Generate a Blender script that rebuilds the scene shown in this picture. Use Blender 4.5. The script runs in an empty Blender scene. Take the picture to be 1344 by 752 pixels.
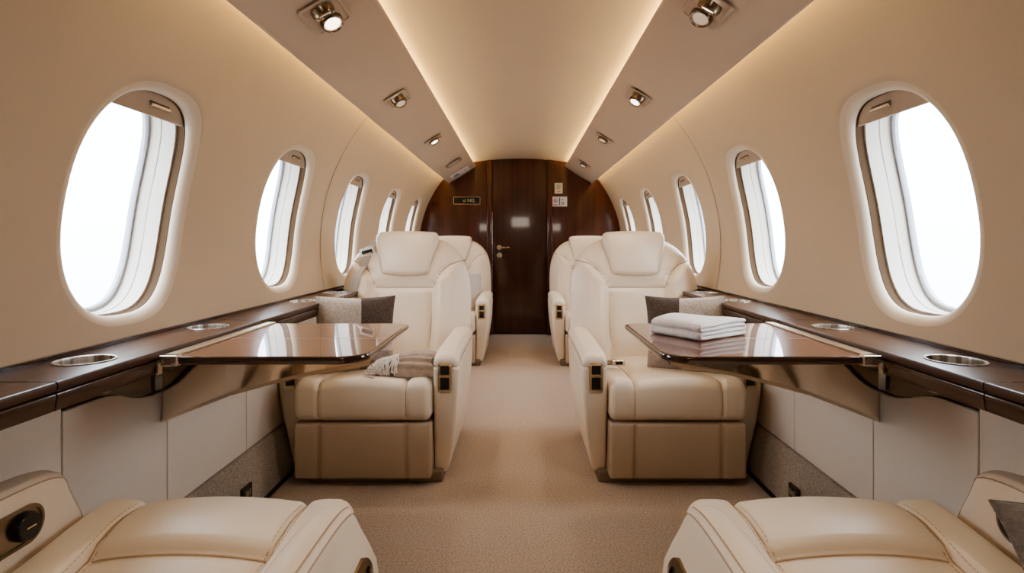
import bpy, bmesh, math, random
from mathutils import Vector, Matrix
random.seed(7)
PI = math.pi
col = bpy.context.scene.collection
F = 740.0          # focal length in pixels of the 1344 px frame
E = 0.98           # eye height

# ------------------------------------------------------------------ materials
def new_mat(name):
    m = bpy.data.materials.new(name); m.use_nodes = True
    nt = m.node_tree
    return m, nt, nt.nodes['Principled BSDF']

def N(nt, t, **kw):
    n = nt.nodes.new(t)
    for k, v in kw.items():
        setattr(n, k, v)
    return n

def coords(nt, scale=(1, 1, 1), kind='Object'):
    tc = N(nt, 'ShaderNodeTexCoord'); mp = N(nt, 'ShaderNodeMapping')
    mp.inputs['Scale'].default_value = scale
    nt.links.new(tc.outputs[kind], mp.inputs['Vector'])
    return mp.outputs['Vector']

def ramp(nt, fac, stops):
    r = N(nt, 'ShaderNodeValToRGB'); e = r.color_ramp.elements
    while len(e) < len(stops): e.new(0.5)
    for i, (p, c) in enumerate(stops):
        e[i].position = p; e[i].color = (*c, 1)
    nt.links.new(fac, r.inputs['Fac'])
    return r.outputs['Color']

def noise(nt, vec, scale, detail=3, rough=0.5):
    n = N(nt, 'ShaderNodeTexNoise')
    n.inputs['Scale'].default_value = scale; n.inputs['Detail'].default_value = detail
    n.inputs['Roughness'].default_value = rough
    nt.links.new(vec, n.inputs['Vector'])
    return n.outputs['Fac']

def bump(nt, b, fac, strength, dist=0.002):
    n = N(nt, 'ShaderNodeBump')
    n.inputs['Strength'].default_value = strength; n.inputs['Distance'].default_value = dist
    nt.links.new(fac, n.inputs['Height']); nt.links.new(n.outputs['Normal'], b.inputs['Normal'])

def scl(c, k): return tuple(min(1, v * k) for v in c)

def mat_soft(name, c, rough=0.6, var=0.05, scale=6, bscale=0, bstr=0.2, spec=0.5, bdist=0.001, sheen=0):
    m, nt, b = new_mat(name)
    v = coords(nt)
    f = noise(nt, v, scale, 3)
    cc = ramp(nt, f, [(0.3, scl(c, 1 - var)), (0.7, scl(c, 1 + var))])
    nt.links.new(cc, b.inputs['Base Color'])
    b.inputs['Roughness'].default_value = rough
    b.inputs['Specular IOR Level'].default_value = spec
    if sheen: b.inputs['Sheen Weight'].default_value = sheen
    if bscale:
        bump(nt, b, noise(nt, v, bscale, 2), bstr, bdist)
    return m

def mat_leather(name, c, rough=0.42):
    m, nt, b = new_mat(name)
    v = coords(nt)
    cc = ramp(nt, noise(nt, v, 5, 3), [(0.3, scl(c, .96)), (0.7, scl(c, 1.03))])
    nt.links.new(cc, b.inputs['Base Color'])
    vo = N(nt, 'ShaderNodeTexVoronoi'); vo.inputs['Scale'].default_value = 420
    nt.links.new(v, vo.inputs['Vector'])
    add = N(nt, 'ShaderNodeMath', operation='ADD')
    w = N(nt, 'ShaderNodeMath', operation='MULTIPLY'); w.inputs[1].default_value = 0.9
    nt.links.new(noise(nt, v, 26, 4, .6), w.inputs[0])
    nt.links.new(vo.outputs['Distance'], add.inputs[0]); nt.links.new(w.outputs[0], add.inputs[1])
    bump(nt, b, add.outputs[0], 0.16, 0.002)
    b.inputs['Roughness'].default_value = rough
    b.inputs['Specular IOR Level'].default_value = 0.5
    return m

def mat_wood(name, dark, light, axis='Y', rough=0.12, coat=1.0, fine=1.0, coat_rough=0.02, spec=0.5):
    m, nt, b = new_mat(name)
    s = {'X': (1.2, 30, 30), 'Y': (30, 1.2, 30), 'Z': (30, 30, 1.2)}[axis]
    v = coords(nt, tuple(k * fine for k in s))
    a = noise(nt, v, 1.0, 6, .62)
    s2 = {'X': (.5, 8, 8), 'Y': (8, .5, 8), 'Z': (8, 8, .5)}[axis]
    g = noise(nt, coords(nt, s2), 1.0, 3, .5)
    mx = N(nt, 'ShaderNodeMath', operation='MULTIPLY_ADD'); mx.inputs[1].default_value = .6
    h = N(nt, 'ShaderNodeMath', operation='MULTIPLY'); h.inputs[1].default_value = .4
    nt.links.new(g, h.inputs[0]); nt.links.new(a, mx.inputs[0]); nt.links.new(h.outputs[0], mx.inputs[2])
    mid = tuple((x + y) / 2 for x, y in zip(dark, light))
    cc = ramp(nt, mx.outputs[0], [(0.3, dark), (0.5, mid), (0.72, light)])
    nt.links.new(cc, b.inputs['Base Color'])
    b.inputs['Roughness'].default_value = rough
    b.inputs['Specular IOR Level'].default_value = spec
    b.inputs['Coat Weight'].default_value = coat
    b.inputs['Coat Roughness'].default_value = coat_rough
    return m

def mat_metal(name, c, rough=0.2):
    m, nt, b = new_mat(name)
    v = coords(nt)
    r = ramp(nt, noise(nt, v, 40, 2), [(0.3, (rough * .8,) * 3), (0.7, (rough * 1.2,) * 3)])
    nt.links.new(r, b.inputs['Roughness'])
    b.inputs['Base Color'].default_value = (*c, 1); b.inputs['Metallic'].default_value = 1
    return m

def mat_emit(name, c, s):
    m, nt, b = new_mat(name)
    b.inputs['Base Color'].default_value = (*c, 1)
    b.inputs['Emission Color'].default_value = (*c, 1)
    b.inputs['Emission Strength'].default_value = s
    return m

CREAM = (.785, .668, .525)
M = {}
M['leather'] = mat_leather('cream_leather', CREAM, .34)
M['leather_shaded'] = mat_leather('cream_leather_shaded', (.50, .385, .275), .46)  # darker copy of the seat leather, shade low down put into the colour
M['plinth'] = mat_soft('plinth_trim', (.22, .16, .11), .5)
M['seam'] = mat_soft('seam_thread', (.27, .17, .10), .8)
M['stitch'] = mat_soft('stitch_thread', (.50, .37, .25), .8)
M['wall'] = mat_soft('wall_suede', (.60, .49, .37), .75, .015, 3, 300, .06, .25)
M['bezel'] = mat_soft('window_bezel', (.68, .57, .44), .5, .01, 3)
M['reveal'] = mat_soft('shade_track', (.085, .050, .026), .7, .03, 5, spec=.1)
M['liner'] = mat_soft('window_liner', (.54, .49, .42), .45, .01, 3)
M['gasket'] = mat_soft('window_gasket', (.42, .43, .46), .5, .03, 5)
M['shade'] = mat_soft('shade_fabric', (.52, .41, .30), .7, .03, 8, 200, .1)
M['ceiling'] = mat_soft('ceiling_suede', (.585, .47, .345), .8, .01, 3, 300, .05, .2)
M['overhead'] = mat_soft('overhead_panel', (.60, .485, .37), .6, .015, 3, 300, .05, .3)
M['sidepanel'] = mat_soft('side_panel', (.80, .70, .585), .45, .015, 3, 250, .05, .4)
M['pullwell'] = mat_soft('pull_recess', (.075, .05, .03), .5)
M['vent'] = mat_soft('vent_grey', (.30, .24, .19), .5)
M['dark'] = mat_soft('painted_gap_shadow', (.015, .010, .008), .7)
M['shadowgap'] = mat_soft('panel_gap', (.10, .07, .05), .8)
M['wood_wall'] = mat_wood('bulkhead_mahogany', (.045, .012, .006), (.125, .036, .018), 'Z', .18, .55, 1.0, .06, .35)
M['wood_door'] = mat_wood('door_mahogany', (.030, .009, .005), (.080, .024, .013), 'Z', .18, .6, 1.0, .05, .35)
M['wood_ledge'] = mat_wood('ledge_top_wood', (.055, .026, .015), (.125, .062, .037), 'Y', .34, .2, 1.0, .2, .3)
M['wood_fascia'] = mat_wood('ledge_fascia_wood', (.022, .008, .005), (.060, .022, .012), 'Y', .18, .8, 1.0, .05)
M['wood_table'] = mat_wood('table_walnut', (.085, .028, .013), (.235, .090, .045), 'X', .25, .8, 1.0, .012, .15)
M['wood_rim'] = mat_wood('table_rim', (.035, .012, .007), (.06, .022, .012), 'X', .10, 1.0, 1.0, .01)
M['inlay'] = mat_soft('inlay_line', (.55, .40, .27), .3)
M['chrome'] = mat_metal('chrome', (.80, .77, .72), .10)
M['steel'] = mat_metal('brushed_steel', (.72, .67, .60), .24)
m, nt, b = new_mat('cup_painted_reflections')
nt.links.new(ramp(nt, noise(nt, coords(nt, (60, 60, 1.5)), 1, 2), [(.35, (.30, .25, .20)), (.5, (.66, .60, .53)), (.65, (.92, .88, .82))]), b.inputs['Base Color'])  # pale and dark streaks paint reflections onto the cup walls
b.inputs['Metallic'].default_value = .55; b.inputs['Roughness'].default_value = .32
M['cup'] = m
M['bronze'] = mat_metal('bronze', (.30, .235, .17), .22)
M['gold'] = mat_metal('gold', (.80, .66, .46), .20)
M['nickel'] = mat_metal('satin_nickel', (.60, .54, .45), .28)
M['railmetal'] = mat_metal('champagne_rail', (.66, .55, .42), .35)
M['black'] = mat_soft('black_plastic', (.012, .011, .011), .25, .05, 20)
M['blackglass'] = mat_soft('dark_switch', (.03, .025, .022), .12, .05, 20)
M['belt'] = mat_soft('belt_webbing', (.47, .425, .38), .75, .04, 30, 500, .3)
M['belt_dark'] = mat_soft('belt_webbing_brown', (.25, .19, .14), .75, .04, 30, 500, .3)
M['towel'] = mat_soft('towel_terry', (.93, .89, .84), .95, .06, 60, 260, .8, .1, .004, .3)
M['throw'] = mat_soft('throw_knit', (.44, .34, .265), .95, .12, 40, 260, .8, .1, .003, .3)
M['core'] = mat_soft('throw_gap_shade', (.20, .15, .12), .95, .12, 40, 260, .8)  # darker throw colour, painted-in shade for the gaps between fringe strands
M['fringe'] = mat_soft('throw_fringe', (.74, .66, .57), .95, .15, 60, 300, .8, .1, .003, .3)
M['greyfab'] = mat_soft('grey_pillow', (.20, .17, .155), .95, .18, 90, 300, .9, .1, .003, .3)
M['lightfab'] = mat_soft('pale_pillow', (.56, .51, .47), .95, .08, 90, 300, .6, .1, .002, .3)
M['plate_cream'] = mat_soft('card_cream', (.80, .70, .52), .5)
M['plate_white'] = mat_soft('card_white', (.82, .76, .70), .5)
M['ink_red'] = mat_soft('ink_red', (.45, .05, .06), .6)
M['ink_orange'] = mat_soft('ink_orange', (.75, .16, .04), .6)
M['ink_blue'] = mat_soft('ink_teal', (.07, .15, .17), .6)
M['ink_grey'] = mat_soft('ink_grey', (.22, .18, .17), .6)
M['ink_gold'] = mat_soft('ink_gold', (.62, .52, .26), .5)
M['lens'] = mat_emit('lamp_lens', (1.0, .86, .70), 4.0)
M['lens_dim'] = mat_emit('lamp_lens_dim', (1.0, .84, .66), .2)
M['led'] = mat_emit('led_inner', (1.0, .80, .36), 85.0)
M['led2'] = mat_emit('led_outer', (1.0, .80, .36), 25.0)

def mat_carpet(name, c1, c2, sc=240):
    m, nt, b = new_mat(name)
    v = coords(nt)
    f = noise(nt, v, sc, 4, .7)
    cc = ramp(nt, f, [(0.3, c1), (0.7, c2)])
    nt.links.new(cc, b.inputs['Base Color'])
    b.inputs['Roughness'].default_value = .95
    b.inputs['Specular IOR Level'].default_value = .1
    b.inputs['Sheen Weight'].default_value = .15
    bump(nt, b, f, .7, .004)
    return m
M['carpet'] = mat_carpet('aisle_carpet', (.24, .175, .125), (.66, .535, .425), 170)
M['kick'] = mat_carpet('kick_carpet', (.20, .155, .115), (.56, .46, .36), 170)

def mat_glass():
    m, nt, b = new_mat('window_glass')
    out = nt.nodes['Material Output']
    tr = N(nt, 'ShaderNodeBsdfTransparent'); gl = N(nt, 'ShaderNodeBsdfGlossy'); mix = N(nt, 'ShaderNodeMixShader')
    lw = N(nt, 'ShaderNodeLayerWeight'); lw.inputs['Blend'].default_value = .5
    pw = N(nt, 'ShaderNodeMath', operation='POWER'); pw.inputs[1].default_value = 5
    nt.links.new(lw.outputs['Facing'], pw.inputs[0])
    fr = N(nt, 'ShaderNodeMath', operation='MULTIPLY_ADD'); fr.inputs[1].default_value = .12; fr.inputs[2].default_value = .02
    nt.links.new(pw.outputs[0], fr.inputs[0])
    gl.inputs['Roughness'].default_value = .02
    nt.links.new(fr.outputs[0], mix.inputs[0]); nt.links.new(tr.outputs[0], mix.inputs[1]); nt.links.new(gl.outputs[0], mix.inputs[2])
    nt.links.new(mix.outputs[0], out.inputs['Surface'])
    nt.nodes.remove(b)
    return m
M['glass'] = mat_glass()

def mat_pillow(name, side):
    # light weave with a dark taupe block in its upper aisle-side corner
    m, nt, b = new_mat(name)
    tc = N(nt, 'ShaderNodeTexCoord'); sp = N(nt, 'ShaderNodeSeparateXYZ')
    nt.links.new(tc.outputs['Generated'], sp.inputs[0])
    def cmp(sock, op, val):
        n = N(nt, 'ShaderNodeMath', operation=op); nt.links.new(sock, n.inputs[0]); n.inputs[1].default_value = val
        return n.outputs[0]
    mx = cmp(sp.outputs[0], 'GREATER_THAN', .56) if side < 0 else cmp(sp.outputs[0], 'LESS_THAN', .44)
    mz = cmp(sp.outputs[2], 'GREATER_THAN', .60)
    ml = cmp(sp.outputs[2], 'LESS_THAN', .28)
    def mul(a, c):
        n = N(nt, 'ShaderNodeMath', operation='MULTIPLY'); nt.links.new(a, n.inputs[0]); nt.links.new(c, n.inputs[1]); return n.outputs[0]
    v = coords(nt)
    f = noise(nt, v, 130, 3, .7)
    light = ramp(nt, f, [(.3, (.42, .36, .31)), (.7, (.70, .62, .55))])
    darkc = ramp(nt, f, [(.3, (.075, .055, .045)), (.7, (.16, .12, .10))])
    mid = ramp(nt, f, [(.3, (.24, .19, .16)), (.7, (.42, .34, .29))])
    def mixc(fac, a, c):
        n = N(nt, 'ShaderNodeMix', data_type='RGBA'); nt.links.new(fac, n.inputs[0]); nt.links.new(a, n.inputs[6]); nt.links.new(c, n.inputs[7]); return n.outputs[2]
    c1 = mixc(mul(mx, mz), light, darkc)
    c2 = mixc(mul(mx, ml), c1, mid)
    nt.links.new(c2, b.inputs['Base Color'])
    b.inputs['Roughness'].default_value = .95; b.inputs['Specular IOR Level'].default_value = .1
    b.inputs['Sheen Weight'].default_value = .2
    bump(nt, b, f, .8, .003)
    return m

# ------------------------------------------------------------------ mesh builder
class MB:
    def __init__(s): s.v = []; s.f = []; s.mi = []; s.cur = 0
    def add(s, vs, fs):
        o = len(s.v); s.v += [tuple(p) for p in vs]
        for f in fs: s.f.append([i + o for i in f]); s.mi.append(s.cur)
        return o
    def grid(s, pts, closed_u=False, closed_v=False):
        nu = len(pts); nv = len(pts[0])
        vs = [p for r in pts for p in r]; fs = []
        for i in range(nu - (0 if closed_u else 1)):
            for j in range(nv - (0 if closed_v else 1)):
                a, b_ = i, (i + 1) % nu; c, d = j, (j + 1) % nv
                fs.append([a * nv + c, b_ * nv + c, b_ * nv + d, a * nv + d])
        s.add(vs, fs)
    def rbox(s, x0, x1, y0, y1, z0, z1, r=.01, step=.05, fn=None, xl=(), yl=(), zl=(), nr=3):
        def lines(a, b, ex):
            rr = min(r, (b - a) * .5)
            L = {a, b, a + rr, b - rr}
            for k in range(1, nr):
                t = rr * (1 - math.tan(PI / 4 * k / nr)); L.add(a + t); L.add(b - t)
            n = max(1, int(round((b - a - 2 * rr) / step)))
            for k in range(1, n): L.add(a + rr + (b - a - 2 * rr) * k / n)
            for e in ex:
                if a < e < b: L.add(e)
            L = sorted(L); out = [L[0]]
            for q in L[1:]:
                if q - out[-1] > 1e-5: out.append(q)
            return out
        X, Y, Z = lines(x0, x1, xl), lines(y0, y1, yl), lines(z0, z1, zl)
        idx = {}; vs = []
        def rnd(p):
            q = []
            for c, a, b in ((p[0], x0, x1), (p[1], y0, y1), (p[2], z0, z1)):
                rr = min(r, (b - a) * .5); q.append(min(max(c, a + rr), b - rr))
            d = Vector((p[0] - q[0], p[1] - q[1], p[2] - q[2]))
            if d.length > 1e-9:
                d = d.normalized() * min(r, (x1-x0)/2, (y1-y0)/2, (z1-z0)/2)
            return Vector(q) + d
        def vid(i, j, k):
            key = (i, j, k)
            if key not in idx:
                p = rnd((X[i], Y[j], Z[k]))
                if fn: p = Vector(fn(p))
                idx[key] = len(vs); vs.append(p)
            return idx[key]
        fs = []
        nx, ny, nz = len(X) - 1, len(Y) - 1, len(Z) - 1
        for i in range(nx):
            for j in range(ny):
                fs.append([vid(i, j, 0), vid(i, j+1, 0), vid(i+1, j+1, 0), vid(i+1, j, 0)])
                fs.append([vid(i, j, nz), vid(i+1, j, nz), vid(i+1, j+1, nz), vid(i, j+1, nz)])
        for i in range(nx):
            for k in range(nz):
                fs.append([vid(i, 0, k), vid(i+1, 0, k), vid(i+1, 0, k+1), vid(i, 0, k+1)])
                fs.append([vid(i, ny, k), vid(i, ny, k+1), vid(i+1, ny, k+1), vid(i+1, ny, k)])
        for j in range(ny):
            for k in range(nz):
                fs.append([vid(0, j, k), vid(0, j, k+1), vid(0, j+1, k+1), vid(0, j+1, k)])
                fs.append([vid(nx, j, k), vid(nx, j+1, k), vid(nx, j+1, k+1), vid(nx, j, k+1)])
        s.add(vs, fs)
    def tube(s, path, r, n=6, cap=True, flat=None):
        P = [Vector(p) for p in path]; rings = []
        up = None
        for i, p in enumerate(P):
            t = (P[min(i + 1, len(P) - 1)] - P[max(i - 1, 0)]).normalized()
            if up is None:
                up = Vector((0, 0, 1)) if abs(t.z) < .9 else Vector((0, 1, 0))
            a = (up - t * up.dot(t)).normalized(); b = t.cross(a); up = a
            rr = r[i] if isinstance(r, (list, tuple)) else r
            rings.append([p + a * math.cos(2*PI*k/n) * rr + b * math.sin(2*PI*k/n) * rr * (flat or 1) for k in range(n)])
        o = len(s.v); s.grid(rings, closed_v=True)
        if cap:
            s.f.append([o + k for k in range(n)][::-1]); s.mi.append(s.cur)
            e = o + (len(P) - 1) * n
            s.f.append([e + k for k in range(n)]); s.mi.append(s.cur)
    def strap(s, path, side, w, th, nrm):
        # flat webbing: path points, width direction, thickness along normals
        rings = []
        for p, sd, nn in zip(path, side, nrm):
            p, sd, nn = Vector(p), Vector(sd).normalized() * w / 2, Vector(nn).normalized() * th / 2
            rings.append([p - sd - nn, p + sd - nn, p + sd + nn, p - sd + nn])
        o = len(s.v); s.grid(rings, closed_v=True)
        s.f.append([o, o+1, o+2, o+3]); s.mi.append(s.cur)
        e = o + 4 * (len(path) - 1); s.f.append([e, e+1, e+2, e+3]); s.mi.append(s.cur)
    def lathe(s, prof, n=32, mat=Matrix.Identity(4), closed=False):
        rings = []
        for r, h in prof:
            rings.append([mat @ Vector((r * math.cos(2*PI*k/n), r * math.sin(2*PI*k/n), h)) for k in range(n)])
        s.grid(rings, closed_u=closed, closed_v=True)
    def poly_prism(s, pts2, fn0, fn1):
        # outline given in 2-D, two mapping functions give the two faces
        n = len(pts2); a = [fn0(*p) for p in pts2]; b = [fn1(*p) for p in pts2]
        fs = [list(range(n))[::-1], [n + k for k in range(n)]]
        for k in range(n): fs.append([k, (k + 1) % n, n + (k + 1) % n, n + k])
        s.add(a + b, fs)
    def build(s, name, mats, parent=None, smooth=True, bev=0, sharp=40):
        me = bpy.data.meshes.new(name); me.from_pydata(s.v, [], s.f)
        if not isinstance(mats, (list, tuple)): mats = [mats]
        for m in mats: me.materials.append(m)
        for p, i in zip(me.polygons, s.mi): p.material_index = i
        bm = bmesh.new(); bm.from_mesh(me)
        bmesh.ops.recalc_face_normals(bm, faces=bm.faces[:])
        if smooth:
            for f in bm.faces: f.smooth = True
            for e in bm.edges:
                if len(e.link_faces) == 2 and e.calc_face_angle(0) > math.radians(sharp): e.smooth = False
        bm.to_mesh(me); bm.free()
        o = bpy.data.objects.new(name, me); col.objects.link(o)
        if parent: o.parent = parent
        if smooth and len(s.f) < 900:
            md = o.modifiers.new('weighted_normals', 'WEIGHTED_NORMAL'); md.keep_sharp = True
        if bev:
            md = o.modifiers.new('bevel', 'BEVEL'); md.width = bev; md.segments = 2; md.limit_method = 'ANGLE'
        return o

def tag(o, label=None, cat=None, group=None, kind=None):
    if label: o['label'] = label
    if cat: o['category'] = cat
    if group: o['group'] = group
    if kind: o['kind'] = kind
    return o

def empty(name, loc, label=None, cat=None, group=None, kind=None, rz=0):
    o = bpy.data.objects.new(name, None); col.objects.link(o)
    o.location = loc; o.rotation_euler = (0, 0, rz); o.empty_display_size = .1
    return tag(o, label, cat, group, kind)

def copy_tree(o, parent=None):
    c = o.copy(); col.objects.link(c)
    if parent: c.parent = parent
    for ch in [k for k in bpy.data.objects if k.parent == o]: copy_tree(ch, c)
    return c

def sstep(a, b, x):
    t = min(1, max(0, (x - a) / (b - a))); return t * t * (3 - 2 * t)

def rrect(x0, x1, y0, y1, r, n=6):
    rs = r if isinstance(r, (list, tuple)) else [r] * 4   # order: (x1,y0) (x1,y1) (x0,y1) (x0,y0)
    out = []
    for (cx, cy, a0), rr in zip(((x1, y0, -PI/2), (x1, y1, 0), (x0, y1, PI/2), (x0, y0, PI)), rs):
        sx = -1 if cx == x1 else 1; sy = -1 if cy == y1 else 1
        for k in range(n + 1):
            a = a0 + PI / 2 * k / n
            out.append((cx + sx * rr + rr * math.cos(a), cy + sy * rr + rr * math.sin(a)))
    return out

def text_mesh(body, size):
    cu = bpy.data.curves.new('txt', 'FONT'); cu.body = body; cu.size = size; cu.align_x = 'CENTER'; cu.align_y = 'CENTER'; cu.extrude = .0006
    to = bpy.data.objects.new('txt', cu); col.objects.link(to)
    bpy.context.view_layer.update()
    me = bpy.data.meshes.new_from_object(to.evaluated_get(bpy.context.evaluated_depsgraph_get()))
    bpy.data.objects.remove(to)
    return me

# ------------------------------------------------------------------ cabin shell
R, ZC = 1.067, E - .022
YB, YF = 5.97, -1.30          # bulkhead, wall behind the viewer
WIN_Y = [1.545 + .97 * k for k in range(0, 5)]
TH_C = math.radians(7.15); AY, AS, SN = .212, .302, 2.75
T_LO, T_HI = math.radians(-15.5), math.radians(46)

def W(side, y, s, d=0.0):      # point on the side wall: along the cabin, arc from window centre, outward
    th = TH_C + s / R
    return (side * (R + d) * math.cos(th), y, ZC + (R + d) * math.sin(th))

def sup(t, a, b, n=SN):
    c, s_ = math.cos(t), math.sin(t)
    return (a * math.copysign(abs(c) ** (2 / n), c), b * math.copysign(abs(s_) ** (2 / n), s_))

S_LO, S_HI = (T_LO - TH_C) * R, (T_HI - TH_C) * R
BEZ = .034

def ring_rays(hw, slo, shi, n=26):
    # points along the cell rectangle and the matching window outline parameter
    rect = []
    for k in range(n): rect.append((-hw + 2*hw*k/n, slo))
    for k in range(n): rect.append((hw, slo + (shi-slo)*k/n))
    for k in range(n): rect.append((hw - 2*hw*k/n, shi))
    for k in range(n): rect.append((-hw, shi - (shi-slo)*k/n))
    return rect

def sup_dir(px, ps, a, b, n=SN):
    px = px - .09 * ps
    k = (abs(px / a) ** n + abs(ps / b) ** n) ** (-1 / n)
    return (px * k + .09 * ps * k, ps * k)

for side, nm in ((-1, 'wall_left'), (1, 'wall_right')):
    mb = MB()
    for yc in WIN_Y:
        rect = ring_rays(.485, S_LO, S_HI)
        rings = []
        for k in range(12):
            t = 0 if k == 0 else .012 + .988 * ((k - 1) / 10) ** 1.3
            ring = []
            for (px, ps) in rect:
                q = sup_dir(px, ps, AY + BEZ - .005, AS + BEZ - .005)
                ring.append(W(side, yc + q[0] + (px - q[0]) * t, q[1] + (ps - q[1]) * t, .003 if k == 0 else 0))
            rings.append(ring)
        mb.grid(rings, closed_v=True)
    # end strips up to the bulkhead and the wall behind the viewer
    for ya, yb in ((WIN_Y[-1] + .485, YB + .02), (YF - .02, WIN_Y[0] - .485)):
        mb.grid([[W(side, y, S_LO + (S_HI - S_LO) * k / 26) for k in range(27)] for y in (ya, yb)])
    mb.cur = 1
    for ys in (WIN_Y[1] + .485,):
        mb.grid([[W(side, y, S_LO + (S_HI - S_LO) * k / 24, -.0012) for k in range(25)] for y in (ys - .0022, ys + .0022)])
    tag(mb.build(nm, [M['wall'], M['shadowgap']]), kind='structure')

SHEAR = .09
def outline(e, n=96):
    o = [sup(2*PI*k/n, AY + e, AS + e) for k in range(n)]
    return [(y + SHEAR * s_, s_) for y, s_ in o]

wn = 0
for side in (-1, 1):
    for yc in WIN_Y:
        wn += 1
        def rings(spec): return [[W(side, yc + q[0], q[1], d) for q in outline(e)] for e, d in spec]
        mb = MB()
        mb.grid(rings([(BEZ * (1 - math.sin(PI / 2 * k / 8)), .026 * (1 - math.cos(PI / 2 * k / 8))) for k in range(9)]), closed_v=True)
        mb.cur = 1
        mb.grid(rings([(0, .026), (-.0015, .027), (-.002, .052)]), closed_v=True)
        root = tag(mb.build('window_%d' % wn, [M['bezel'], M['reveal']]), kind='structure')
        mb = MB(); mb.grid(rings([(-.001, .051), (-.008, .052), (-.0095, .066), (-.011, .092), (-.013, .094), (-.016, .128)]), closed_v=True)
        mb.build('window_liner', M['liner'], root)
        mb = MB(); mb.grid(rings([(-.014, .127), (-.025, .124), (-.029, .129), (-.029, .140)]), closed_v=True)
        mb.build('window_gasket', M['gasket'], root)
        mb = MB()
        o = outline(-.027)
        mb.grid([[W(side, yc + q[0] * t, q[1] * t, .134) for q in o] for t in (.02, .34, .67, 1)], closed_v=True)
        mb.f.append(list(range(len(o)))); mb.mi.append(0)
        mb.build('pane', M['glass'], root)
        # pleated shade pulled a little way down, with its pull
        mb = MB(); sb = AS - .062
        ym = AY * (1 - (sb / AS) ** SN) ** (1 / SN) - .001
        colsA, colsB = [], []
        for k in range(41):
            y = -ym + 2 * ym * k / 40
            st = AS * max(0, 1 - abs(y / AY) ** SN) ** (1 / SN)
            colsA.append([W(side, yc + y + SHEAR * sb, sb + (st - sb) * j / 4, .032) for j in range(5)])
            ysh = yc + y + SHEAR * sb; colsB.append([W(side, ysh, sb, .032), W(side, ysh, sb - .002, .036), W(side, ysh, sb, .042)])
        mb.grid(colsA); mb.grid(colsB)
        shade = mb.build('window_shade', M['shade'], root)
        mb = MB()
        hs = AS - .026
        def hm(p): return W(side, yc + .022 + p.x + SHEAR * hs, hs + p.z, .032 - p.y)
        mb.rbox(-.056, .056, 0, .003, -.016, .016, .015, .02, hm)
        mb.cur = 1
        mb.rbox(-.040, .046, .002, .010, -.012, .000, .005, .02, hm)
        mb.build('shade_pull', [M['pullwell'], M['gold']], shade)

# floor
mb = MB()
mb.rbox(-1.12, 1.12, YF - .05, YB + .1, -.06, 0, .001, 10)
tag(mb.build('floor', M['carpet'], smooth=False), kind='structure')

# ceiling dome with its cove pockets, and the closing strips above the overhead panels
mb = MB()
prof = []
for k in range(-24, 25):
    x = .60 * k / 24
    prof.append((x, E + .890 - .176 * x * x))
for sd in (-1, 1):
    pass
L = [(-.745, E + .752), (-.66, E + .80), (-.63, E + .727), (-.615, E + .727), (-.615, E + .80)] + prof + [(.615, E + .80), (.615, E + .727), (.63, E + .727), (.66, E + .80), (.745, E + .752)]
ys = [YF - .02 + (YB + .04 - YF) * k / 12 for k in range(13)]
mb.grid([[(x, y, z) for x, z in L] for y in ys])
tag(mb.build('ceiling', M['ceiling']), kind='structure')

# overhead panels (profile swept along the cabin)
PO, PI_ = (.765, .619), (.478, .790)
def psu_profile():
    pts = []
    def arc(cx, cz, r, a0, a1, n=6):
        for k in range(n + 1):
            a = math.radians(a0 + (a1 - a0) * k / n); pts.append((cx + r * math.cos(a), cz + r * math.sin(a)))
    # inner lip
    arc(.4875, .8075, .012, 110, 240)
    # shallow belly between the lips
    for k in range(1, 12):
        t = k / 12
        x = .481 + (.7575 - .481) * t; z = .7975 + (.627 - .7975) * t
        b = .006 * math.sin(PI * t)
        pts.append((x - b * .5, z - b * .86))
    arc(.7535, .636, .012, 240, 380)
    pts.append((.735, .70)); pts.append((.63, .735))
    return pts
for side, nm in ((-1, 'trim_1'), (1, 'trim_2')):
    mb = MB()
    P = psu_profile()
    mb.grid([[(side * x, y, E + z) for x, z in P] for y in (YF - .01, 1, 3, YB + .005)], closed_v=True)
    tag(mb.build(nm, M['overhead']), kind='structure')
    # warm light lines lying in the cove pockets
    mb = MB(); mb.rbox(side*.560 - .008, side*.560 + .008, 1.2, YB - .06, E + .800, E + .808, .002, 10)
    tag(mb.build('trim_%d' % (3 if side < 0 else 4), M['led']), kind='structure')
    mb = MB(); mb.rbox(side*.768 - .005, side*.768 + .005, 1.15, YB - .06, E + .692, E + .700, .002, 10)
    tag(mb.build('trim_%d' % (5 if side < 0 else 6), M['led2']), kind='structure')

# bulkhead: two mahogany panels, door posts, backing board; wall behind the viewer
DX0, DX1 = -.300, .285
mb = MB()
mb.rbox(-1.12, DX0 - .055, YB, YB + .05, 0, 2.0, .002, 10)
mb.rbox(DX1 + .055, 1.12, YB, YB + .05, 0, 2.0, .002, 10)
mb.rbox(DX0 - .055, DX0, YB - .012, YB + .06, 0, 2.0, .006, 10)
mb.rbox(DX1, DX1 + .055, YB - .012, YB + .06, 0, 2.0, .006, 10)
mb.rbox(-1.2, 1.2, YB + .055, YB + .09, -.06, 2.1, .002, 10)  # unseen backing added to stop light leaking round the door
tag(mb.build('wall_back', M['wood_wall']), kind='structure')
mb = MB(); mb.rbox(DX0 + .004, DX1 - .004, YB + .02, YB + .05, .012, 1.88, .003, 10)
door = tag(mb.build('door_1', M['wood_door']), kind='structure')
def YROT(x, y, z): return Matrix.Translation((x, y, z)) @ Matrix.Rotation(PI / 2, 4, 'X')   # lathe axis towards the viewer
mb = MB()
mb.lathe([(0, 0), (.024, 0), (.026, .004), (.024, .010), (.010, .012), (.010, .045), (0, .046)], 28, YROT(-.225, YB + .02, .925))
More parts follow.
